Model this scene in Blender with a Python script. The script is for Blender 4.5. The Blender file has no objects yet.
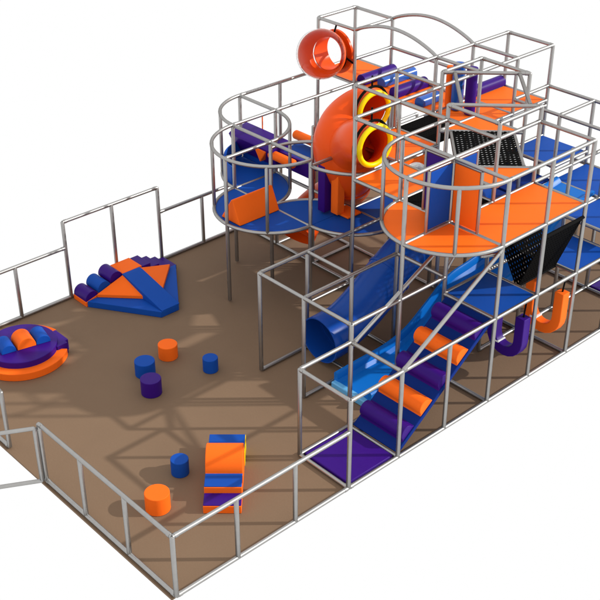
import bpy, bmesh, math, random
from mathutils import Vector, Matrix, Quaternion
random.seed(7)
S = 1.22                      # one grid module of the frame in metres
C = bpy.context.scene.collection
scn = bpy.context.scene

# ---------------------------------------------------------------- camera
cam_d = bpy.data.cameras.new('camera'); cam = bpy.data.objects.new('camera', cam_d); C.objects.link(cam)
cam_d.sensor_width = 36; cam_d.lens = 36 * 1146.72 / 600
cam_d.clip_start = .1; cam_d.clip_end = 500
az, el = 0.827382520, 0.548010138
F = Vector((math.cos(az)*math.cos(el), math.sin(az)*math.cos(el), -math.sin(el)))
cam.location = Vector((-5.80573876, -8.58240958, 10.5612945)) * S
cam.rotation_euler = F.to_track_quat('-Z', 'Y').to_euler()
scn.camera = cam

# ---------------------------------------------------------------- light
w = bpy.data.worlds.new("World"); scn.world = w; w.use_nodes = True
bg = w.node_tree.nodes['Background']
bg.inputs['Color'].default_value = (1, 1, 1, 1); bg.inputs['Strength'].default_value = 1.0
sun_d = bpy.data.lights.new('sun', 'SUN'); sun = bpy.data.objects.new('sun', sun_d); C.objects.link(sun)
sun_d.energy = 3.45; sun_d.angle = math.radians(.9); sun_d.color = (1, .97, .92)
SE = math.radians(29)
to_sun = Vector((.745*math.cos(SE), -.667*math.cos(SE), math.sin(SE)))
sun.rotation_euler = (-to_sun).to_track_quat('-Z', 'Y').to_euler()
scn.view_settings.view_transform = 'Standard'; scn.view_settings.look = 'None'
scn.view_settings.exposure = 0; scn.view_settings.gamma = 1

# ---------------------------------------------------------------- materials
def mat(name, col, rough=.5, metal=0., bump=0., bscale=40., var=0., vscale=3., spec=.5, coat=0.):
    m = bpy.data.materials.new(name); m.use_nodes = True
    nt = m.node_tree; b = nt.nodes['Principled BSDF']
    b.inputs['Roughness'].default_value = rough; b.inputs['Metallic'].default_value = metal
    b.inputs['Specular IOR Level'].default_value = spec
    b.inputs['Coat Weight'].default_value = coat; b.inputs['Coat Roughness'].default_value = .15
    tc = nt.nodes.new('ShaderNodeTexCoord')
    n = nt.nodes.new('ShaderNodeTexNoise'); n.inputs['Scale'].default_value = vscale; n.inputs['Detail'].default_value = 4
    nt.links.new(tc.outputs['Object'], n.inputs['Vector'])
    mx = nt.nodes.new('ShaderNodeMix'); mx.data_type = 'RGBA'
    a = tuple(c*(1-var) for c in col) + (1,); d = tuple(min(1, c*(1+var)) for c in col) + (1,)
    mx.inputs['A'].default_value = a; mx.inputs['B'].default_value = d
    nt.links.new(n.outputs['Fac'], mx.inputs['Factor']); nt.links.new(mx.outputs['Result'], b.inputs['Base Color'])
    if bump:
        n2 = nt.nodes.new('ShaderNodeTexNoise'); n2.inputs['Scale'].default_value = bscale; n2.inputs['Detail'].default_value = 3
        nt.links.new(tc.outputs['Object'], n2.inputs['Vector'])
        bp = nt.nodes.new('ShaderNodeBump'); bp.inputs['Strength'].default_value = bump; bp.inputs['Distance'].default_value = .01
        nt.links.new(n2.outputs['Fac'], bp.inputs['Height']); nt.links.new(bp.outputs['Normal'], b.inputs['Normal'])
    return m
ORANGE = mat('orange_vinyl', (.97, .150, .013), .5, bump=.10, bscale=14, var=.04, spec=.06)
BLUE = mat('blue_vinyl', (.008, .068, .36), .5, bump=.10, bscale=14, var=.06, spec=.06)
BLUE_G = mat('glossy_blue_vinyl', (.008, .09, .42), .25, bump=.10, bscale=14, var=.07, spec=.6)
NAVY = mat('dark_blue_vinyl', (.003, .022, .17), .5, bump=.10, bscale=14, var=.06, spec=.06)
PURPLE = mat('purple_vinyl', (.036, .005, .175), .42, bump=.10, bscale=14, var=.07, spec=.12)
YELLOW = mat('yellow_vinyl', (.98, .70, .004), .5, bump=.1, bscale=14, var=.03, spec=.12)
YEL_TUBE = mat('yellow_plastic', (.98, .72, .0), .35, var=.02, spec=.2)
OR_TUBE = mat('orange_plastic', (.80, .082, .005), .3, var=.04, vscale=1.5, spec=.14)
BL_TUBE = mat('blue_plastic', (.006, .06, .33), .25, var=.12, vscale=1.5, spec=.18)
CYAN = mat('cyan_plastic', (.004, .15, .56), .35, var=.04, vscale=1.5, spec=.15)
STEEL = mat('galvanised_steel', (.40, .395, .385), .38, metal=.9, bump=.05, bscale=60, var=.10, vscale=9)
STEEL.node_tree.nodes['Principled BSDF'].inputs['Specular Tint'].default_value = (.25, .22, .2, 1)
FLOORM = mat('brown_rubber_floor', (.195, .126, .079), .7, bump=.25, bscale=30, var=.06, vscale=1.2, spec=.12)
BLACK = mat('black_netting', (.003, .003, .003), .8, bump=.2, bscale=40, spec=.03)
ROPE = mat('black_rope', (.006, .006, .006), .8, bump=.3, bscale=90, spec=.05)
WHITE = mat('white_vinyl', (.85, .85, .84), .4)
GLASS = bpy.data.materials.new('clear_plastic'); GLASS.use_nodes = True
_b = GLASS.node_tree.nodes['Principled BSDF']
_b.inputs['Transmission Weight'].default_value = 1; _b.inputs['IOR'].default_value = 1.18; _b.inputs['Roughness'].default_value = 0.02
_b.inputs['Base Color'].default_value = (1, 1, 1, 1)

# ---------------------------------------------------------------- helpers (grid units, converted in build)
def obj(name, bm, m, parent=None, smooth=False, label=None, bevel=0):
    me = bpy.data.meshes.new(name)
    bmesh.ops.recalc_face_normals(bm, faces=bm.faces)
    for v in bm.verts: v.co = v.co * S
    bm.to_mesh(me); bm.free()
    me.materials.append(m)
    if smooth:
        me.polygons.foreach_set('use_smooth', [True]*len(me.polygons))
        me.set_sharp_from_angle(angle=math.radians(35))
    o = bpy.data.objects.new(name, me); C.objects.link(o)
    if parent:
        # geometry is written in world coordinates: keep it there and hang it on the parent
        base = Vector((0, 0, 0)); p = parent
        while p: base += p.location; p = p.parent
        me.transform(Matrix.Translation(-base)); o.parent = parent
    if label: o['label'] = label
    if bevel:
        md = o.modifiers.new('bevel', 'BEVEL'); md.width = bevel*S; md.segments = 3; md.limit_method = 'ANGLE'; md.angle_limit = math.radians(40)
        me.polygons.foreach_set('use_smooth', [True]*len(me.polygons)); me.set_sharp_from_angle(angle=math.radians(50))
    return o
def thing(name, label, cat, loc=(0, 0, 0), group=None):
    o = bpy.data.objects.new(name, None); C.objects.link(o); o.empty_display_size = .2
    o.location = Vector(loc)*S; o['label'] = label; o['category'] = cat
    if group: o['group'] = group
    return o
def tag(o, label, cat, group=None):
    # origin to the base of the mesh
    me = o.data
    xs = [v.co.x for v in me.vertices]; ys = [v.co.y for v in me.vertices]; zs = [v.co.z for v in me.vertices]
    c = Vector(((min(xs)+max(xs))/2, (min(ys)+max(ys))/2, min(zs)))
    me.transform(Matrix.Translation(-c)); o.location = c
    o['label'] = label; o['category'] = cat
    if group: o['group'] = group
    return o
def frame(t):
    t = t.normalized(); up = Vector((0, 0, 1)) if abs(t.z) < .95 else Vector((1, 0, 0))
    a = t.cross(up).normalized(); b = a.cross(t).normalized(); return a, b
def rod(bm, a, b, r, n=12, ball=False):
    a = Vector(a); b = Vector(b); u, v = frame(b-a)
    rings = []
    t = (b-a).normalized()
    secs = [(a, r), (b, r)]
    if ball: secs = [(a-t*r*.45, r*.55), (a-t*r*.2, r*.87), (a, r), (b, r), (b+t*r*.2, r*.87), (b+t*r*.45, r*.55)]
    for p, rr in secs:
        rings.append([bm.verts.new(p+(u*math.cos(2*math.pi*k/n)+v*math.sin(2*math.pi*k/n))*rr) for k in range(n)])
    for i in range(len(rings)-1):
        for k in range(n): bm.faces.new((rings[i][k], rings[i][(k+1) % n], rings[i+1][(k+1) % n], rings[i+1][k]))
    bm.faces.new(rings[0]); bm.faces.new(rings[-1])
def sweep(bm, pts, rad, n=12, cap=True, closed=False, thick=0):
    """tube of radius rad (number or list) along pts; thick>0 makes a hollow wall"""
    pts = [Vector(p) for p in pts]; N = len(pts)
    ts = []
    for i in range(N):
        if closed: t = pts[(i+1) % N]-pts[i-1]
        else: t = pts[min(i+1, N-1)]-pts[max(i-1, 0)]
        ts.append(t.normalized())
    u, v = frame(ts[0]); fr = [(u, v)]
    for i in range(1, N):
        q = ts[i-1].rotation_difference(ts[i]); u = q @ u; v = q @ v; fr.append((u, v))
    def rings(dr):
        out = []
        for i, p in enumerate(pts):
            r = (rad[i] if isinstance(rad, (list, tuple)) else rad) - dr
            out.append([bm.verts.new(p+(fr[i][0]*math.cos(2*math.pi*k/n)+fr[i][1]*math.sin(2*math.pi*k/n))*r) for k in range(n)])
        return out
    def skin(R):
        m = len(R)
        for i in range(m if closed else m-1):
            for k in range(n): bm.faces.new((R[i][k], R[i][(k+1) % n], R[(i+1) % m][(k+1) % n], R[(i+1) % m][k]))
    A = rings(0); skin(A)
    if thick:
        B = rings(thick); skin(B)
        for e in (0, -1):
            for k in range(n): bm.faces.new((A[e][k], A[e][(k+1) % n], B[e][(k+1) % n], B[e][k]))
    elif cap and not closed:
        bm.faces.new(A[0]); bm.faces.new(A[-1])
def spline(P, n=8):
    P = [Vector(p) for p in P]; out = []
    for i in range(len(P)-1):
        p0 = P[max(i-1, 0)]; p1 = P[i]; p2 = P[i+1]; p3 = P[min(i+2, len(P)-1)]
        for k in range(n):
            t = k/n
            out.append(.5*((2*p1)+(-p0+p2)*t+(2*p0-5*p1+4*p2-p3)*t*t+(-p0+3*p1-3*p2+p3)*t**3))
    out.append(P[-1]); return out
def box(bm, x0, x1, y0, y1, z0, z1):
    vs = [bm.verts.new((x, y, z)) for z in (z0, z1) for (x, y) in ((x0, y0), (x1, y0), (x1, y1), (x0, y1))]
    for f in ((3, 2, 1, 0), (4, 5, 6, 7), (0, 1, 5, 4), (1, 2, 6, 5), (2, 3, 7, 6), (3, 0, 4, 7)): bm.faces.new([vs[i] for i in f])
def prism(bm, poly, z0, z1):
    lo = [bm.verts.new((x, y, z0)) for x, y in poly]; hi = [bm.verts.new((x, y, z1)) for x, y in poly]
    n = len(poly); bm.faces.new(lo[::-1]); bm.faces.new(hi)
    for i in range(n): bm.faces.new((lo[i], lo[(i+1) % n], hi[(i+1) % n], hi[i]))
def extr(bm, prof, o, a, b, w):
    """extrude the closed profile [(s,t)] placed at o + s*a + t*b along vector w"""
    o, a, b, w = map(Vector, (o, a, b, w))
    lo = [bm.verts.new(o+a*s+b*t) for s, t in prof]; hi = [bm.verts.new(o+a*s+b*t+w) for s, t in prof]
    n = len(prof); bm.faces.new(lo[::-1]); bm.faces.new(hi)
    for i in range(n): bm.faces.new((lo[i], lo[(i+1) % n], hi[(i+1) % n], hi[i]))
def arc(cx, cy, a0, a1, r=1., n=16):
    return [(cx+r*math.cos(math.radians(a0+(a1-a0)*k/n)), cy+r*math.sin(math.radians(a0+(a1-a0)*k/n))) for k in range(n+1)]
def NB(): return bmesh.new()

# ---------------------------------------------------------------- floor
bm = NB()
prism(bm, [(-.055, .03), (12.04, .03), (12.04, 7.04), (-.06, 7.04)], -.068, -.036)
fl = obj('floor', bm, FLOORM); fl['kind'] = 'structure'
fl['label'] = 'brown rubber play floor'

# ---------------------------------------------------------------- pipe frames
RP, RR = .0335, .0310
PL, ZK, DK, TP, BR, HB = 1.50, 1.79, 2.72, 3.76, 4.0, 3.0
FN = .98
def post(parent, x, y, z0, z1, r=RP):
    bm = NB(); rod(bm, (x, y, z0), (x, y, z1), r, 14, ball=True)
    obj('post', bm, STEEL, parent, smooth=True)
def rail(parent, a, b, r=RR, name='rail'):
    a = Vector(a); b = Vector(b); bm = NB(); rod(bm, a, b, r, 14)
    L = (b-a).length; t = (b-a).normalized()
    for p, s in ((a, 1), (b, -1)):                       # clamp sleeves at the ends
        rod(bm, p+t*s*.03, p+t*s*.08, r*1.13, 14)
    obj(name, bm, STEEL, parent, smooth=True)
def curved(parent, pts, z, r=RR, name='curved_rail'):
    bm = NB(); sweep(bm, [(x, y, z) for x, y in pts], r, 12); obj(name, bm, STEEL, parent, smooth=True)
def runs(parent, z, segs):
    """merge unit edges on one level into straight runs"""
    E = set()
    for x0, y0, x1, y1 in segs:
        if x0 == x1:
            for k in range(min(y0, y1), max(y0, y1)): E.add(('y', x0, k))
        else:
            for k in range(min(x0, x1), max(x0, x1)): E.add(('x', y0, k))
    done = set()
    for e in sorted(E):
        if e in done: continue
        d, c, k = e; j = k
        while (d, c, j+1) in E: j += 1
        for q in range(k, j+1): done.add((d, c, q))
        if d == 'x': rail(parent, (k, c, z), (j+1, c, z))
        else: rail(parent, (c, k, z-.004), (c, j+1, z-.004))

# perimeter fence
fence = thing('perimeter_fence', 'low grey steel pipe fence around the open side of the brown floor', 'fence')
for y in range(0, 4): post(fence, 0, y, 0, FN)
for y in range(4, 7): post(fence, 0, y, 0, FN)
for x in (1, 2): post(fence, x, 0, 0, FN)
for x in (0, 1, 2, 6): post(fence, x, 7, 0, FN)
for x in (3, 4, 5): post(fence, x-1+0, 7, 0, FN) if False else None
rail(fence, (0, 0, FN), (3, 0, FN)); rail(fence, (0, 0, 0), (3, 0, 0))
rail(fence, (0, 0, FN), (0, 3, FN)); rail(fence, (0, 0, 0), (0, 3, 0))
rail(fence, (0, 4, FN), (0, 7, FN)); rail(fence, (0, 4, 0), (0, 7, 0))
# back side: low part, the taller two-bay panel, low part
rail(fence, (0, 7, FN), (3, 7, FN)); rail(fence, (0, 7, 0), (12, 7, 0)); rail(fence, (5, 7, FN), (12, 7, FN))
HP = 1.478
for x in (3, 4, 5): post(fence, x, 7, 0, HP)
rail(fence, (3, 7, HP), (5, 7, HP))
for x in (11, 12): post(fence, x, 7, 0, FN)
# gate leaf swung outwards
gate = thing('fence_gate', 'open pipe gate leaf swung outwards at the left edge of the floor', 'gate', (-.06, 3.08, 0))
gd = Vector((-.47, .26, 0)).normalized(); g0 = Vector((-.07, 3.0, 0)); g1 = g0+gd*.92
bm = NB(); rod(bm, g0+Vector((0, 0, .02)), g0+Vector((0, 0, .94)), .03, 12, True); obj('stile', bm, STEEL, gate, True)
bm = NB(); rod(bm, g1+Vector((0, 0, .02)), g1+Vector((0, 0, .94)), .03, 12, True); obj('stile', bm, STEEL, gate, True)
for z in (.02, .94):
    bm = NB(); rod(bm, g0+Vector((0, 0, z)), g1+Vector((0, 0, z)), .03, 12); obj('rail', bm, STEEL, gate, True)

# main frame
fr = thing('play_frame', 'tall grey steel pipe play frame with orange and blue decks', 'climbing frame', (7, 3, 0))
P = {}
def setp(pts, z):
    for p in pts: P[p] = max(P.get(p, 0), z)
setp([(3, 0), (3, 1), (4, 0), (5, 0)], PL)
setp([(4, 1), (4, 2), (4, 3), (5, 2), (5, 3)], ZK)
setp([(5, 1), (6, 0), (7, 0), (8, 0), (6, 1), (6, 2), (6, 3), (7, 3), (7, 4), (8, 4), (9, 4), (10, 4), (10, 3), (11, 4), (11, 3),
      (9, 6), (9, 7), (10, 6), (10, 7)], TP)
setp([(7, 2), (7, 1), (8, 1), (8, 3), (9, 3), (9, 2)], BR)
setp([(5, 5), (6, 6), (6, 5), (6, 4), (7, 7), (7, 6), (7, 5), (8, 7), (8, 6), (9, 5), (10, 5)], DK)
setp([(10, 2), (11, 2), (11, 1), (10, 1), (9, 1), (9, 0), (10, 0), (11, 0)], HB)
for (x, y), z in sorted(P.items()): post(fr, x, y, 0, z)
s7 = math.sqrt(.5)
for cx, cy, sx, sy, z0, z1 in ((6, 5, -1, 1, PL, DK), (6, 5, -1, -1, PL, DK), (7, 6, -1, 1, PL, DK), (6, 6, 1, -1, PL, DK), (7, 4, -1, -1, PL, DK),
                               (6, 4, 1, 1, PL, DK), (6, 1, -1, 1, DK, TP), (6, 1, -1, -1, DK, TP)):
    post(fr, cx+sx*s7, cy+sy*s7, z0, z1, .031)
# floor level
runs(fr, 0, [(3, 0, 12, 0), (3, 0, 3, 1), (4, 0, 4, 1), (3, 1, 4, 1), (6, 0, 6, 1), (4, 3, 5, 3), (4, 2, 5, 2), (5, 2, 5, 3), (4, 1, 6, 1), (7, 4, 7, 7),
             (7, 5, 8, 5), (7, 6, 8, 6), (6, 3, 7, 3), (6, 2, 6, 4), (8, 4, 8, 6), (8, 0, 8, 4), (7, 1, 11, 1), (10, 0, 10, 3), (11, 0, 11, 3), (6, 4, 8, 4)])
# entry bays
runs(fr, PL, [(3, 0, 12, 0), (3, 1, 4, 1), (3, 0, 3, 1), (4, 0, 4, 1), (6, 0, 6, 1), (7, 0, 7, 1), (8, 0, 8, 1), (9, 0, 9, 1), (6, 1, 9, 1)])
runs(fr, ZK, [(4, 3, 7, 3), (4, 2, 6, 2), (4, 1, 6, 1), (4, 1, 4, 3), (5, 2, 5, 3), (6, 1, 6, 2), (9, 0, 9, 1), (9, 1, 11, 1), (10, 0, 10, 2), (11, 0, 11, 3)])
rail(fr, (9, 0, ZK), (12, 0, ZK)); runs(fr, 2.03, [(10, 2, 10, 3), (10, 3, 11, 3), (10, 2, 11, 2)])
# mid deck level of the rings
runs(fr, PL-.01, [(6, 4, 6, 6), (7, 4, 7, 7), (6, 6, 7, 6), (7, 4, 8, 4), (7, 3, 7, 4), (8, 3, 8, 4)])
rail(fr, (7, 5, 1.95), (7, 7, 1.95))
curved(fr, arc(6, 5, 90, 270, 1, 28), PL); curved(fr, arc(7, 6, 90, 180), PL); curved(fr, arc(6, 6, 0, -90), PL)
curved(fr, arc(7, 4, 180, 270), PL); curved(fr, arc(6, 4, 90, 0), PL)
# their tops
curved(fr, arc(6, 5, 90, 270, 1, 28), DK); curved(fr, arc(7, 6, 90, 180), DK); curved(fr, arc(6, 6, 0, -90), DK)
curved(fr, arc(7, 4, 180, 270), DK-.11); curved(fr, arc(6, 4, 90, 0), DK-.11)
rail(fr, (6, 4, DK-.11), (7, 4, DK-.11))
runs(fr, DK, [(7, 7, 9, 7), (6, 6, 9, 6), (5, 5, 6, 5), (6, 4, 6, 6), (7, 6, 7, 7), (9, 6, 9, 7), (9, 7, 10, 7), (10, 6, 10, 7), (9, 6, 10, 6),
              (9, 4, 9, 6), (10, 4, 10, 6),
              (6, 0, 6, 3), (6, 0, 8, 0), (8, 0, 8, 1), (5, 1, 8, 1), (6, 2, 7, 2), (6, 3, 8, 3), (7, 3, 7, 4), (7, 1, 7, 3), (7, 4, 11, 4), (8, 3, 8, 4), (9, 3, 9, 4), (9, 3, 11, 3), (11, 3, 11, 4), (10, 3, 10, 4),
              (8, 1, 11, 1)])
rail(fr, (9, 3, 2.62), (11, 3, 2.62))
# top level
runs(fr, TP, [(6, 0, 8, 0), (8, 0, 8, 1), (5, 1, 8, 1), (6, 0, 6, 3), (6, 3, 11, 3), (6, 2, 7, 2), (7, 1, 7, 4), (8, 3, 8, 4), (9, 3, 9, 4), (11, 3, 11, 4), (10, 3, 10, 4), (7, 4, 11, 4),
              (9, 6, 9, 7), (10, 6, 10, 7), (9, 6, 10, 6), (9, 7, 10, 7)])
curved(fr, arc(6, 1, 90, 270, 1, 28), TP); curved(fr, arc(6, 1, 90, 270, 1, 28), DK)
# raised bridge frame
runs(fr, BR, [(7, 1, 7, 2), (7, 1, 8, 1), (8, 3, 9, 3), (9, 2, 9, 3)])
rail(fr, (7, 2, BR), (8, 1, BR)); rail(fr, (8, 3, BR), (9, 2, BR))
rail(fr, (8.14, 2.86, BR), (7.14, 1.86, BR)); rail(fr, (8.88, 2.12, BR), (7.88, 1.12, BR))
BZ = 2.97
rail(fr, (7, 2, BZ), (8, 1, BZ)); rail(fr, (8, 3, BZ), (9, 2, BZ))
rail(fr, (8.14, 2.86, BZ), (7.14, 1.86, BZ)); rail(fr, (8.88, 2.12, BZ), (7.88, 1.12, BZ))
runs(fr, BZ, [(7, 1, 7, 2), (7, 1, 8, 1), (8, 3, 9, 3), (9, 2, 9, 3)])
# low boxes at the right
runs(fr, HB, [(10, 3, 11, 3), (11, 0, 11, 3), (10, 0, 10, 3), (10, 2, 11, 2)])
# hand rails of the back tower
runs(fr, 3.2, [(9, 6, 10, 6), (10, 4, 10, 6)])
# bowed roof rails between the back tower and the upper bays
for x in (9, 10):
    pts = [(x, 6-2*k/20, TP+.25*math.sin(math.pi*k/20)**.85) for k in range(21)]
    bm = NB(); sweep(bm, pts, RR, 12); obj('curved_rail', bm, STEEL, fr, True)
# diagonal braces
rail(fr, (4, 0, PL), (6, 0, DK-.05), name='brace'); rail(fr, (4.05, 1, 1.46), (6, 1, 2.45), name='brace')
rail(fr, (6, .0, DK-.12), (5.72, .16, DK-.12), .028, 'brace'); rail(fr, (6, 1, 1.9), (6.7, 1, 2.66), .028, 'brace')

# ---------------------------------------------------------------- decks (bolted into the frame)
def deck(poly, z, m, label=None, th=.055):
    bm = NB(); prism(bm, poly, z-th, z); return obj('deck', bm, m, fr, label=label, bevel=.012)
def cell(x0, x1, y0, y1, z, m, label=None): return deck([(x0+.03, y0+.03), (x1-.03, y0+.03), (x1-.03, y1-.03), (x0+.03, y1-.03)], z, m, label)
def sh(a, r): return a
# level 1.5
cell(6, 7, 0, 1, PL+.01, BLUE, 'square blue deck at the top of the roller ramp')
cell(8, 9, 0, 1, PL+.01, BLUE)
deck(arc(6, 5, 90, 270, .98, 28), PL+.005, BLUE, 'half round blue deck carrying the orange wedge')
deck(arc(7, 6, 90, 180, .98)+[(7, 6.03)], PL+.005, BLUE)
deck([(6, 6-.0)]+arc(6, 6, 0, -90, .98), PL+.005, BLUE)
deck(arc(7, 4, 180, 270, .98)+[(7, 4)], PL+.005, BLUE, 'blue deck below the two hanging bags')
deck([(6, 4.004)]+arc(6, 4, 90, 0, .98)[:-1]+[(6.98, 4.004)], PL+.005, BLUE)
cell(7, 8, 3, 4, PL+.005, BLUE)
# low curved wall along the left edge of the far round deck
bm = NB(); prism(bm, arc(7, 6, 92, 172, .965, 16)+arc(7, 6, 172, 92, .935, 16), PL+.02, PL+.36); box(bm, 6.955, 6.985, 6.05, 6.9, PL+.02, PL+.36); obj('curved_wall', bm, BLUE, fr, bevel=.008)
# stepped decks right
cell(9, 10, 0, 1, ZK+.01, BLUE); cell(10, 11, 0, 1, ZK+.01, BLUE); cell(10, 11, 1, 2, ZK+.01, BLUE, 'blue deck at the top of the cyan slide')
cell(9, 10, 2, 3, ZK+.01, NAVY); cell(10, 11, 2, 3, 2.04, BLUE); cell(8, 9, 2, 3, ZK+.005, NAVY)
# level 2.72
deck(arc(6, 1, 90, 180, .98)+[(6, 1.03)], DK+.005, ORANGE); deck(arc(6, 1, 180, 270, .98)+[(6, .97)], DK+.005, ORANGE, 'quarter round orange deck at the near corner')
cell(6, 8, 0, 1, DK+.01, ORANGE, 'long orange deck along the front')
cell(6, 7, 2, 3, DK+.01, ORANGE); cell(7, 8, 3, 4, DK+.01, ORANGE)
cell(9, 10, 3, 4, DK+.01, ORANGE); cell(10, 11, 3, 4, DK+.01, ORANGE); cell(9, 10, 6, 7, DK+.01, ORANGE)
cell(9, 10, 4, 6, DK-.02, ORANGE, 'orange deck under the rollers')
deck([(7.03, 1.03), (7.96, 1.03), (7.03, 1.96)], BZ+.01, ORANGE); deck([(8.97, 2.97), (8.04, 2.97), (8.97, 2.04)], BZ+.01, ORANGE)

# ---------------------------------------------------------------- nets
def net(name, c00, c10, c11, c01, nx, ny, hole, label, cat='net', th=.012, parent=None):
    """a black woven sheet between four corners with real holes"""
    c00, c10, c11, c01 = map(Vector, (c00, c10, c11, c01)); bm = NB()
    def pt(u, v): return (c00*(1-u)+c10*u)*(1-v)+(c01*(1-u)+c11*u)*v
    n = ((c10-c00).cross(c01-c00)).normalized()*th
    G = {}
    def V(a, b, s):
        k = (round(a, 5), round(b, 5), s)
        if k not in G: G[k] = bm.verts.new(pt(a, b)+n*s)
        return G[k]
    h = (1-hole)/2
    us = [0]; vs = [0]
    for i in range(nx): us += [(i+h)/nx, (i+1-h)/nx]
    us.append(1)
    for j in range(ny): vs += [(j+h)/ny, (j+1-h)/ny]
    vs.append(1)
    solid = {}
    for i in range(len(us)-1):
        for j in range(len(vs)-1):
            solid[i, j] = not (i % 2 == 1 and j % 2 == 1)
    for (i, j), s in solid.items():
        if not s: continue
        a0, a1, b0, b1 = us[i], us[i+1], vs[j], vs[j+1]
        bm.faces.new((V(a0, b0, 0), V(a1, b0, 0), V(a1, b1, 0), V(a0, b1, 0)))
        bm.faces.new((V(a0, b1, 1), V(a1, b1, 1), V(a1, b0, 1), V(a0, b0, 1)))
        for (di, dj, p, q) in ((-1, 0, (a0, b0), (a0, b1)), (1, 0, (a1, b1), (a1, b0)), (0, -1, (a1, b0), (a0, b0)), (0, 1, (a0, b1), (a1, b1))):
            if not solid.get((i+di, j+dj), False):
                bm.faces.new((V(*p, 0), V(*q, 0), V(*q, 1), V(*p, 1)))
    o = obj(name, bm, BLACK, parent)
    if not parent: tag(o, label, cat)
    return o
net('bridge_net', (8.12, 2.88, BZ+.02), (8.88, 2.12, BZ+.02), (7.88, 1.12, BZ+.02), (7.12, 1.88, BZ+.02), 15, 17, .43, 'black perforated net bridge between the two raised orange corner decks')
net('floor_net', (8.04, 3.04, DK), (8.96, 3.04, DK), (8.96, 3.96, DK), (8.04, 3.96, DK), 15, 15, .2, 'black net floor beside the upright purple and blue rollers', 'net')
net('floor_net', (6.04, 1.04, DK), (6.96, 1.04, DK), (6.96, 1.96, DK), (6.04, 1.96, DK), 15, 15, .2, 'black net floor behind the revolving door panels', 'net')
tr = thing('net_trough', 'V shaped black net trough hanging below the orange deck above the two swings', 'net', (7.5, .5, 1.4))
net('side_net', (7.02, .0, 2.5), (7.98, .0, 2.5), (7.98, .38, 1.48), (7.02, .38, 1.48), 16, 16, .34, '', parent=tr)
net('side_net', (7.02, 1.0, 2.5), (7.98, 1.0, 2.5), (7.98, .42, 1.48), (7.02, .42, 1.48), 16, 16, .42, '', parent=tr)
bm = NB(); rod(bm, (7.0, .40, 1.475), (8.0, .40, 1.475), .03); obj('seam_rope', bm, ROPE, tr, True)
for y in (0.0, 1.0):
    bm = NB(); rod(bm, (7.0, y, 2.5), (8.0, y, 2.5), .028); obj('edge_rope', bm, ROPE, tr, True)

# ---------------------------------------------------------------- front mat, roller ramp
bm = NB(); box(bm, 3.05, 3.95, .05, .95, -.034, .035)
tag(obj('floor_mat', bm, PURPLE, bevel=.015), 'purple square mat on the floor at the foot of the roller ramp', 'mat')
bm = NB(); box(bm, 10.05, 10.95, .05, .95, -.034, .035)
tag(obj('floor_mat', bm, PURPLE, bevel=.015), 'purple floor mat at the far right edge under the blue decks', 'mat')
rampt = thing('roller_ramp', 'dark blue padded ramp with purple and orange rollers rising from the purple mat', 'ramp', (5, .5, 0))
a = Vector((4.04, 0, .02)); b = Vector((6.0, 0, 1.47)); d = (b-a).normalized(); nrm = Vector((-d.z, 0, d.x)); L = (b-a).length
bm = NB(); extr(bm, [(0, -.05), (L, -.05), (L, .02), (0, .02)], a+Vector((0, .05, 0)), d, nrm, (0, .90, 0)); obj('ramp_board', bm, NAVY, rampt, bevel=.012)
for k, t in enumerate((.13, .32, .51, .70, .89)):
    c = a+d*(L*t)+nrm*.015; r = .125
    bm = NB(); prof = [(-r*1.25, 0), (r*1.25, 0)] + [(r*math.cos(q)*(1.0), r*.25+r*math.sin(q)) for q in [math.radians(z) for z in range(0, 181, 12)]]
    extr(bm, prof, c+Vector((0, .07, 0)), d, nrm, (0, .86, 0))
    obj('roller', bm, (PURPLE, ORANGE)[k % 2], rampt, bevel=.01, label=('purple padded roller', 'orange padded roller')[k % 2])

# ---------------------------------------------------------------- cyan wave slide
sl = thing('wave_slide', 'bright light blue open slide curving down from the right decks to the floor', 'slide', (5, 1.5, 0))
path = spline([(4.58, 0, .06), (5.1, 0, .075), (5.7, 0, .09), (6.25, 0, .22), (6.75, 0, .52), (7.2, 0, .80), (7.7, 0, .88), (8.2, 0, .98), (8.8, 0, 1.3), (9.4, 0, 1.68), (10.0, 0, 1.80)], 8)
Y0, Y1, hh = 1.16, 1.86, .15
prof = [(Y0-.06, .02), (Y0-.06, hh+.01), (Y0-.04, hh+.035), (Y0-.01, hh+.035), (Y0+.01, hh+.01), (Y0+.02, .06), (Y0+.07, .01), (Y1-.07, .01), (Y1-.02, .06), (Y1-.01, hh+.01),
        (Y1+.01, hh+.035), (Y1+.04, hh+.035), (Y1+.06, hh+.01), (Y1+.06, .02), (Y1-.03, -.03), (Y0+.03, -.03)]
bm = NB(); R = []
for i, p in enumerate(path):
    t = (path[min(i+1, len(path)-1)]-path[max(i-1, 0)]).normalized(); nn = Vector((-t.z, 0, t.x))
    fade = min(1, max(.25, (10.0-p.x)/1.0)); R.append([bm.verts.new(Vector((p.x, y, p.z))+nn*(h if h < .07 else .05+(h-.05)*fade)) for y, h in prof])
for i in range(len(R)-1):
    for k in range(len(prof)): bm.faces.new((R[i][k], R[i][(k+1) % len(prof)], R[i+1][(k+1) % len(prof)], R[i+1][k]))
bm.faces.new(R[0]); bm.faces.new(R[-1])
obj('chute', bm, CYAN, sl, True)
bm = NB(); box(bm, 4.50, 4.60, Y0-.05, Y1+.05, -.034, .09); obj('exit_lip', bm, mat('pale_cyan_plastic', (.12, .42, .75), .3), sl, bevel=.02)

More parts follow.
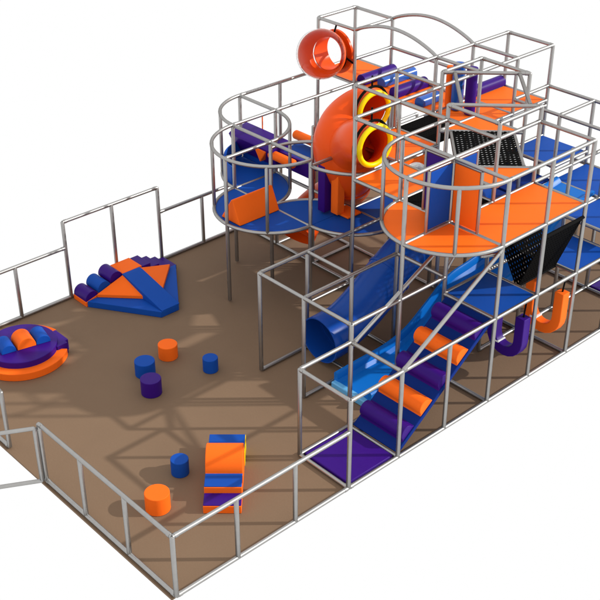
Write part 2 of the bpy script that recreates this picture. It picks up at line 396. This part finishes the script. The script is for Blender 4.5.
# ---------------------------------------------------------------- blue tube slide
ts = thing('tube_slide', 'dark blue tube slide with its open mouth between the pipe posts near the floor', 'slide', (5, 2.5, 0))
pth = spline([(4.80, 2.5, .44), (5.25, 2.5, .47), (5.7, 2.5, .64), (6.2, 2.5, .94), (6.7, 2.5, 1.25), (7.3, 2.45, 1.6), (7.8, 2.3, 1.95), (8.2, 2.3, 2.15)], 8)
k0 = 7
bm = NB(); sweep(bm, pth[:k0+1], .40, 40, thick=.02); obj('tube_section', bm, BL_TUBE, ts, True)
bm = NB(); sweep(bm, pth[k0:28], .385, 40, thick=.02); obj('tube_section', bm, BL_TUBE, ts, True)
bm = NB(); sweep(bm, pth[27:], .38, 40, thick=.02); obj('tube_section', bm, BL_TUBE, ts, True)
for q, rr in ((k0, .405), (27, .40)):
    bm = NB(); t = (pth[q+1]-pth[q-1]).normalized(); sweep(bm, [pth[q]-t*.02, pth[q]+t*.02], rr, 40, thick=.03); obj('joint_ring', bm, BL_TUBE, ts, True)

# ---------------------------------------------------------------- orange tubes (coiled slide under two yellow mouths)
def mouth_ring(c, n, R, parent, m=YEL_TUBE, tube=.055):
    c = Vector(c); n = Vector(n).normalized(); u, v = frame(n)
    pts = [c+(u*math.cos(2*math.pi*k/40)+v*math.sin(2*math.pi*k/40))*R for k in range(40)]
    bm = NB(); sweep(bm, pts, tube, 12, closed=True); return obj('mouth_ring', bm, m, parent, True)
def hanging(pts, name, parent, r=.014):
    bm = NB(); sweep(bm, pts, r, 8); return obj(name, bm, ROPE, parent, True)
t2 = thing('spiral_slide', 'big glossy orange bulging tube slide with two yellow ringed mouths', 'slide', (6.9, 4.2, 0))
def section(pts, rad, ends=True):
    bm = NB(); sweep(bm, pts, rad, 44, thick=.02); return obj('tube_section', bm, OR_TUBE, t2, True)
p1 = spline([(7.47, 4.02, 3.19), (7.45, 4.25, 3.19), (7.32, 4.36, 3.06), (7.14, 4.36, 2.86), (6.95, 4.22, 2.62), (6.97, 4.12, 2.34), (7.06, 4.12, 2.08), (7.22, 4.26, 1.84), (7.42, 4.5, 1.6), (7.56, 4.9, 1.28), (7.5, 5.3, .95), (7.2, 5.45, .65), (6.95, 5.4, .42)], 8)
rad = [.33+.18*(.5-.5*math.cos(min(1, max(0, i-6)/28)*math.pi)) if i < 38 else max(.36, .51-(i-38)*.010) for i in range(len(p1))]
for a_, b_ in ((0, 52), (52, 72), (72, len(p1)-1)): section(p1[a_:b_+1], rad[a_:b_+1])
for q in (52, 72):
    bm = NB(); t = (p1[q+1]-p1[q-1]).normalized(); sweep(bm, [p1[q]-t*.02, p1[q]+t*.02], rad[q]+.02, 44, thick=.03); obj('joint_ring', bm, OR_TUBE, t2, True)
p2 = spline([(6.46, 3.02, 3.16), (6.48, 3.2, 3.15), (6.56, 3.42, 3.08), (6.72, 3.7, 2.9), (6.95, 4.1, 2.5)], 8)
section(p2, [.33+.002*i for i in range(len(p2))])
mouth_ring((6.46, 3.0, 3.16), (.08, 1, 0), .325, t2, tube=.044); mouth_ring((7.47, 4.0, 3.17), (.08, 1, 0), .325, t2, tube=.044)
# black hanging straps of both mouths
for (cx, cy, cz, top, par) in ((7.47, 4.07, 3.19, 3.76, t2), (6.46, 3.09, 3.16, 3.76, t2)):
    pts = [(cx+.395*math.sin(q), cy, cz+.395*math.cos(q)) for q in [math.radians(z) for z in range(-110, 111, 10)]]
    bm = NB(); sweep(bm, pts, .024, 8); obj('strap', bm, ROPE, par, True)
    bm = NB(); rod(bm, (cx, cy, cz+.39), (cx, cy, top+.02), .017); obj('strap', bm, ROPE, par, True)
# orange viewing tube with clear dome on the back tower
vt = thing('viewing_tube', 'orange flared lookout tube with clear dome on the top left tower', 'tube', (9, 6.5, 3.2))
vp = [(9.06, 6.5, 3.22), (8.9, 6.5, 3.22), (8.76, 6.48, 3.24), (8.6, 6.42, 3.28), (8.44, 6.34, 3.34)]
bm = NB(); sweep(bm, spline(vp[:3], 4), [.33]*9, 44, thick=.02); obj('tube_section', bm, OR_TUBE, vt, True)
bm = NB(); q = spline(vp[2:], 8); sweep(bm, q, [.335+.125*math.sin(min(1, i/12)*math.pi/2) for i in range(len(q))], 44, thick=.02); obj('bell', bm, OR_TUBE, vt, True)
bm = NB(); sweep(bm, [(9.05, 6.5, 3.22), (9.0, 6.5, 3.22)], .42, 44, thick=.09); obj('flange', bm, OR_TUBE, vt, True)
bm = NB(); sweep(bm, [(8.93, 6.5, 3.22), (8.89, 6.5, 3.22)], .36, 44, thick=.03); obj('strap', bm, ROPE, vt, True)
bm = NB(); rod(bm, (8.91, 6.5, 3.54), (9.0, 6.5, 3.76), .018); rod(bm, (8.93, 6.15, 3.19), (9.0, 6.02, 3.1), .018); obj('strap', bm, ROPE, vt, True)
bm = NB(); ax = (Vector(vp[4])-Vector(vp[3])).normalized(); base = Vector(vp[4])-ax*.01
DR = .47; sweep(bm, [base+ax*(DR*.95*math.sin(math.radians(z))) for z in (0, 15, 30, 45, 60, 75, 88)], [DR*math.cos(math.radians(z)) for z in (0, 15, 30, 45, 60, 75, 88)], 40, thick=.006)
obj('clear_dome', bm, GLASS, vt, True)

# ---------------------------------------------------------------- revolving door on the near corner deck
rv = thing('revolving_door', 'upright turnstile of padded blue, orange and purple panels on the near orange deck', 'turnstile', (6, 1, DK))
def panel(x0, x1, y0, y1, m, label, z0=DK+.05, z1=TP-.07):
    bm = NB(); box(bm, x0, x1, y0, y1, z0, z1); obj('panel', bm, m, rv, bevel=.012, label=label)
panel(5.50, 5.965, .985, 1.015, BLUE, 'blue padded panel facing the camera'); panel(6.035, 6.5, .985, 1.015, BLUE, 'blue padded panel behind the orange one')
panel(5.985, 6.015, .50, .965, ORANGE, 'orange padded panel'); panel(5.985, 6.015, 1.035, 1.5, PURPLE, 'purple padded panel')
for dx, dy in ((-.5, 0), (.5, 0), (0, -.5), (0, .5)):
    bm = NB(); x, y = 6+dx*1.05, 1+dy*1.05; rod(bm, (x, y, DK+.02), (x, y, TP-.04), .026); rod(bm, (x, y, TP-.045), (6, 1, TP-.045), .022); obj('panel_rod', bm, STEEL, rv, True)

# arched crawl panel below the deck edge
ap = thing('crawl_panel', 'orange crawl through panel with a white rimmed arch left of the revolving door', 'panel', (7.5, 3, 1.85))
ri = .32; hx = 7.28; hz = 2.20
hole = [(hx+ri*math.cos(math.radians(z)), hz+ri*1.1*math.sin(math.radians(z))) for z in range(0, 181, 12)]
prof = [(7.97, 1.85), (7.97, 2.66), (7.0, 2.66), (7.0, 1.85), (hx-ri, 1.85)] + hole[::-1] + [(hx+ri, 1.85)]
prof[2] = (6.94, 2.66); prof[3] = (6.94, 1.85)
bm = NB(); extr(bm, prof, (0, 2.94, 0), (1, 0, 0), (0, 0, 1), (0, .05, 0)); obj('board', bm, ORANGE, ap)
bm = NB(); sweep(bm, [(hx+ri*1.1*math.cos(math.radians(z)), 2.90, hz+ri*1.2*math.sin(math.radians(z))) for z in range(0, 181, 9)], .055, 10); obj('arch_trim', bm, WHITE, ap, True)

# ---------------------------------------------------------------- rollers on the upper deck
def half_roller(name, x0, x1, y, z, r, m, label, cat='roller', group='padded rollers lying on the orange upper decks'):
    bm = NB(); prof = [(-r, 0)]+[(r*math.cos(math.radians(q)), r*.55+r*math.sin(math.radians(q))) for q in range(180, -1, -12)]+[(r, 0)]
    extr(bm, prof, (x0, y, z), (0, 1, 0), (0, 0, 1), (x1-x0, 0, 0)); return tag(obj(name, bm, m, bevel=.01), label, cat, group)
zt = DK-.015
half_roller('roller', 9.1, 10.0, 5.92, zt, .115, PURPLE, 'purple half round roller nearest the orange lookout tube')
half_roller('roller', 9.3, 10.2, 5.58, zt, .105, BLUE_G, 'glossy blue half round roller between two purple ones')
half_roller('roller', 9.08, 9.94, 5.05, zt, .115, PURPLE, 'purple half round roller beside the upright orange roller')
half_roller('roller', 9.08, 9.6, 4.42, zt, .105, BLUE_G, 'short blue half round roller just behind the black net floor')
half_roller('roller', 10.1, 11.0, 4.06, DK+.02, .11, PURPLE, 'long purple roller along the back edge of the big orange deck')
for y, m, l, z1, ur in ((4.0, ORANGE, 'upright orange roller, thinnest of the row of three posts', 3.50, .065), (3.80, BLUE_G, 'upright blue roller between the orange and the purple one', 3.6, .11),
                (3.50, PURPLE, 'upright purple roller, rightmost of the row of three posts', 3.6, .10)):
    bm = NB(); rod(bm, (9.4, y, DK+.03), (9.4, y, z1), ur, 24); tag(obj('upright_roller', bm, m, smooth=True, bevel=.01), l, 'roller', 'upright padded rollers in a row')

# ---------------------------------------------------------------- purple beam with rollers beyond the round decks
bmT = thing('padded_chute', 'purple V shaped padded chute high between the round rail and the orange tube', 'chute', (7, 6, 1.9))
bm = NB(); extr(bm, [(-.24, .02), (-.20, .05), (.20, .13), (.24, .10), (.06, -.34), (-.06, -.34)], (6.98, 5.85, 2.0), (1, 0, 0), (0, 0, 1), (0, 1.2, 0)); obj('chute_body', bm, PURPLE, bmT, bevel=.01)
bm = NB(); rod(bm, (7.2, 6.6, 2.0), (7.2, 6.6, 2.42), .012); obj('hanger', bm, ORANGE, bmT, True)
rb = thing('roller_bridge', 'blue padded bridge with orange rollers behind the left round decks', 'bridge', (7.8, 5.5, 1.9))
bm = NB(); box(bm, 7.02, 7.55, 4.95, 5.95, 1.86, 1.96); obj('pad', bm, BLUE, rb, bevel=.02)
bm = NB(); box(bm, 6.93, 7.0, 4.95, 5.84, 1.72, 2.0); obj('side_pad', bm, PURPLE, rb, bevel=.01)
for x, z, y0, y1 in ((7.48, 2.12, 5.15, 5.98), (6.84, 1.93, 5.35, 5.95)):
    bm = NB(); rod(bm, (x, y0, z), (x, y1, z), .085, 24, True); obj('roller', bm, ORANGE, rb, True)
bm = NB(); rod(bm, (8.4, 5.3, 2.15), (8.4, 5.6, 2.15), .14, 24); obj('end_roller', bm, PURPLE, rb, True)
bm = NB(); extr(bm, [(0, 0), (.34, 0), (.17, -.26)], (6.75, 6.0, 1.98), (0, 1, 0), (0, 0, 1), (.24, 0, 0)); tag(obj('foam_wedge', bm, ORANGE, bevel=.02), 'small orange wedge under the purple chute', 'wedge')

# ---------------------------------------------------------------- wedge on the round deck
bm = NB(); extr(bm, [(4.78, 0), (5.28, 0), (5.0, .42), (4.97, .42)], (5.1, 0, PL+.01), (0, 1, 0), (0, 0, 1), (.9, 0, 0))
tag(obj('foam_wedge', bm, ORANGE, bevel=.015), 'orange triangular foam wedge lying on the half round blue deck', 'wedge')

# ---------------------------------------------------------------- hanging bags
for x, y, m, l in ((6.52, 4.2, PURPLE, 'purple square punch bag hanging in front of the orange slide'), (6.62, 3.98, ORANGE, 'orange square punch bag hanging beside the purple bag')):
    b = thing('punch_bag', l, 'punch bag', (x, y, 1.55), 'square punch bags hanging over the blue deck')
    bm = NB(); box(bm, x-.085, x+.085, y-.085, y+.085, 1.55, 2.42); obj('bag', bm, m, b, bevel=.015)
    bm = NB(); rod(bm, (x, y, 2.42), (x, y, 2.66), .012); obj('rope', bm, ROPE, b, True)
bm = NB(); box(bm, 6.62, 6.95, 3.72, 4.1, PL+.012, PL+.05)
tag(obj('foam_pad', bm, ORANGE, bevel=.015), 'flat orange pad on the blue deck under the orange punch bag', 'pad')

# ---------------------------------------------------------------- U shaped swings
def swing(x, ya, yb, ztop, zbot, m, label):
    t = thing('u_swing', label, 'swing', (x, (ya+yb)/2, zbot), 'U shaped foam swings on ropes')
    rc = (yb-ya)/2; cy = (ya+yb)/2; zc = zbot+rc+.08; w = .085
    path = [(ya, ztop), (ya, zc+.1)]+[(cy-rc*math.cos(math.radians(q)), zc-rc*math.sin(math.radians(q))) for q in range(0, 181, 18)]+[(yb, zc+.1), (yb, ztop)]
    bm = NB(); R = []
    for i, (y, z) in enumerate(path):
        a = path[max(i-1, 0)]; b = path[min(i+1, len(path)-1)]; ty, tz = b[0]-a[0], b[1]-a[1]; l = math.hypot(ty, tz); ny, nz = -tz/l, ty/l
        R.append([bm.verts.new((x+sx*w, y+ny*s*w, z+nz*s*w)) for sx, s in ((-1, -1), (1, -1), (1, 1), (-1, 1))])
    for i in range(len(R)-1):
        for k in range(4): bm.faces.new((R[i][k], R[i][(k+1) % 4], R[i+1][(k+1) % 4], R[i+1][k]))
    bm.faces.new(R[0]); bm.faces.new(R[-1]); obj('seat', bm, m, t, bevel=.012)
    for y in (ya, yb):
        bm = NB(); rod(bm, (x, y, ztop-.02), (x+.05, y, PL-.02), .014); obj('rope', bm, ROPE, t, True)
    bm = NB(); box(bm, x-.088, x+.088, cy+rc*.35, cy+rc*.78, zc-rc*.62, zc-rc*.50); obj('lit_patch', bm, WHITE, t, bevel=.005)  # white block painting the bright, lit inner face of the U
swing(6.86, .10, .62, 1.12, .33, PURPLE, 'purple foam U swing hanging below the blue deck')
swing(7.78, .06, .62, 1.22, .38, ORANGE, 'orange foam U swing hanging below the black net trough')

# ---------------------------------------------------------------- stools
for x, y, r, h, m, l in ((3.15, 4.35, .16, .215, ORANGE, 'orange foam stool, the farthest of the six on the floor'), (2.58, 4.2, .165, .225, BLUE, 'blue foam stool touching the purple one'),
                         (2.35, 3.72, .165, .24, PURPLE, 'purple foam cylinder stool in front of a blue one'), (3.42, 3.58, .125, .21, BLUE, 'small blue foam stool standing alone right of the orange far stool'),
                         (1.50, 1.88, .13, .22, BLUE, 'blue foam stool between the orange stool and the stepped arch'), (.82, 1.49, .175, .25, ORANGE, 'large orange foam stool nearest the low fence corner')):
    bm = NB(); rod(bm, (x, y, -.034), (x, y, h), r, 28); tag(obj('foam_stool', bm, m, smooth=True, bevel=.008), l, 'stool', 'round foam stools scattered on the brown floor')

# ---------------------------------------------------------------- stepped arch climber
ac = thing('arch_climber', 'small foam stair with an orange arched hump and blue and purple steps', 'foam climber', (1.7, 1.2, 0))
fo = Vector((1.205, .985, -.034)); fd = Vector((.677, .736, 0)); wd = Vector((.736, -.677, 0))*.52
def blk(prof, m, name, label=None, w0=0., w1=1.):
    bm = NB(); extr(bm, prof, fo+wd*w0, fd, (0, 0, 1), wd*(w1-w0)); return obj(name, bm, m, ac, bevel=.008, label=label)
blk([(.0, 0), (.26, 0), (.26, .125), (0, .125)], ORANGE, 'lower_step'); blk([(.01, .125), (.26, .125), (.26, .14), (.01, .14)], PURPLE, 'lower_step_top')
blk([(.26, 0), (1.42, 0), (1.42, .235), (.26, .235)], ORANGE, 'base'); blk([(.27, .235), (1.42, .235), (1.42, .25), (.27, .25)], BLUE, 'upper_step_top', w1=.995)
blk([(.54, .25)]+[(.80+.26*-math.cos(math.radians(q)), .25+.26*math.sin(math.radians(q))) for q in range(0, 181, 10)], ORANGE, 'arch_hump')
blk([(1.0, 0), (1.415, 0), (1.415, .245), (1.0, .245)], YELLOW, 'side_panel', w0=1.0, w1=1.012)

# ---------------------------------------------------------------- corner soft play
cs = thing('soft_play_corner', 'orange, blue and purple foam stairs, humps and ramp against the back fence', 'soft play', (4, 6.4, 0))
PZ = .34
def wedge(name, verts, faces, m, label=None):
    bm = NB(); vs = [bm.verts.new(v) for v in verts]
    for f in faces: bm.faces.new([vs[i] for i in f])
    obj(name, bm, m, cs, label=label, bevel=.008)
f0 = -.034
# platform and left incline below the humps
bm = NB(); box(bm, 3.82, 4.24, 6.55, 6.95, f0, PZ); obj('platform', bm, ORANGE, cs, bevel=.01)
bm = NB(); extr(bm, [(3.02, f0), (3.82, f0), (3.82, PZ-.08), (3.02, .06)], (0, 6.55, 0), (1, 0, 0), (0, 0, 1), (0, .40, 0)); obj('incline', bm, ORANGE, cs, bevel=.008)
for k, m in enumerate((PURPLE, BLUE, PURPLE)):
    xc = 3.16+.265*k; zc = .085+.095*k; r = .135
    bm = NB(); prof = [(r*math.cos(math.radians(q)), r*math.sin(math.radians(q))*1.05) for q in range(-25, 206, 11)]
    extr(bm, prof, (xc, 6.56, zc), (1, 0, 0), (0, 0, 1), (0, .38, 0)); obj('hump', bm, m, cs, True, bevel=.006)
# right stairs
for k in range(4):
    x0 = 4.24+.19*k; z = PZ-.02-.085*k
    bm = NB(); box(bm, x0, x0+.19, 6.55, 6.95, f0, z); obj('step', bm, PURPLE, cs, bevel=.008)
# blue low base
bm = NB(); prism(bm, [(3.04, 6.54), (3.78, 5.38), (4.16, 5.38), (4.98, 6.54)], f0, .085); obj('base', bm, BLUE, cs, bevel=.008)
# orange slopes either side
for q0, q1, xin in ((3.24, 3.84, 3.82), (4.84, 4.20, 4.18)):
    lo = [(q0, 6.53, .087), (q1, 5.90, .087), (xin, 6.53, .087)]; hi = [(q0, 6.53, .15), (q1, 5.90, .15), (xin, 6.53, PZ-.01)]
    wedge('slope', lo+hi, [(0, 1, 2), (3, 4, 5), (0, 1, 4, 3), (1, 2, 5, 4), (2, 0, 3, 5)], ORANGE)
# central ramp
bm = NB(); extr(bm, [(5.38, .086), (6.545, .086), (6.545, PZ), (6.45, PZ), (5.38, .10)], (3.80, 0, 0), (0, 1, 0), (0, 0, 1), (.38, 0, 0)); obj('ramp', bm, BLUE, cs, bevel=.01)

# ---------------------------------------------------------------- round climber
rc = thing('round_climber', 'round purple and orange foam island with three small humps near the open gate', 'foam climber', (1.41, 5.99, 0))
cx, cy = 1.41, 5.99
bm = NB(); prism(bm, arc(cx, cy, 10, 318, .74, 48)+arc(cx, cy, 318, 10, .50, 40), f0, .10); obj('outer_ring', bm, ORANGE, rc, bevel=.01)
bm = NB(); prism(bm, arc(cx, cy, 0, 352.5, .58, 47), f0, .21); obj('disc', bm, PURPLE, rc, bevel=.01)
bm = NB(); prism(bm, [(cx+.40, cy-.44), (cx+.60, cy-.44), (cx+.60, cy-.36), (cx+.66, cy-.36), (cx+.66, cy+.02), (cx+.4, cy+.02)], f0, .17); obj('tab', bm, PURPLE, rc, bevel=.01)
ca, sa = math.cos(math.radians(-12)), math.sin(math.radians(-12))
for dx, r, h, m in ((-.30, .12, .11, BLUE), (.0, .155, .15, ORANGE), (.28, .12, .11, BLUE)):
    bm = NB(); extr(bm, [(-r, 0)]+[(-r*math.cos(math.radians(q)), .03+h*math.sin(math.radians(q))) for q in range(0, 181, 12)]+[(r, 0)],
                    (cx+.03+dx*ca+.17*sa, cy-.03+dx*sa-.17*ca, .211), (ca, sa, 0), (0, 0, 1), (-sa*.34, ca*.34, 0))
    obj('hump', bm, m, rc, bevel=.008)
# bottom right small pads by the base of the rear slide
bm = NB(); extr(bm, [(0, 0), (.3, 0), (.3, .03), (0, .03)], (6.1, 4.75, 1.05), (1, 0, 0), (0, 1, 0), (0, 0, .4)); tag(obj('foam_pad', bm, PURPLE, bevel=.01), 'small dark purple pad hanging under the round blue deck', 'pad')
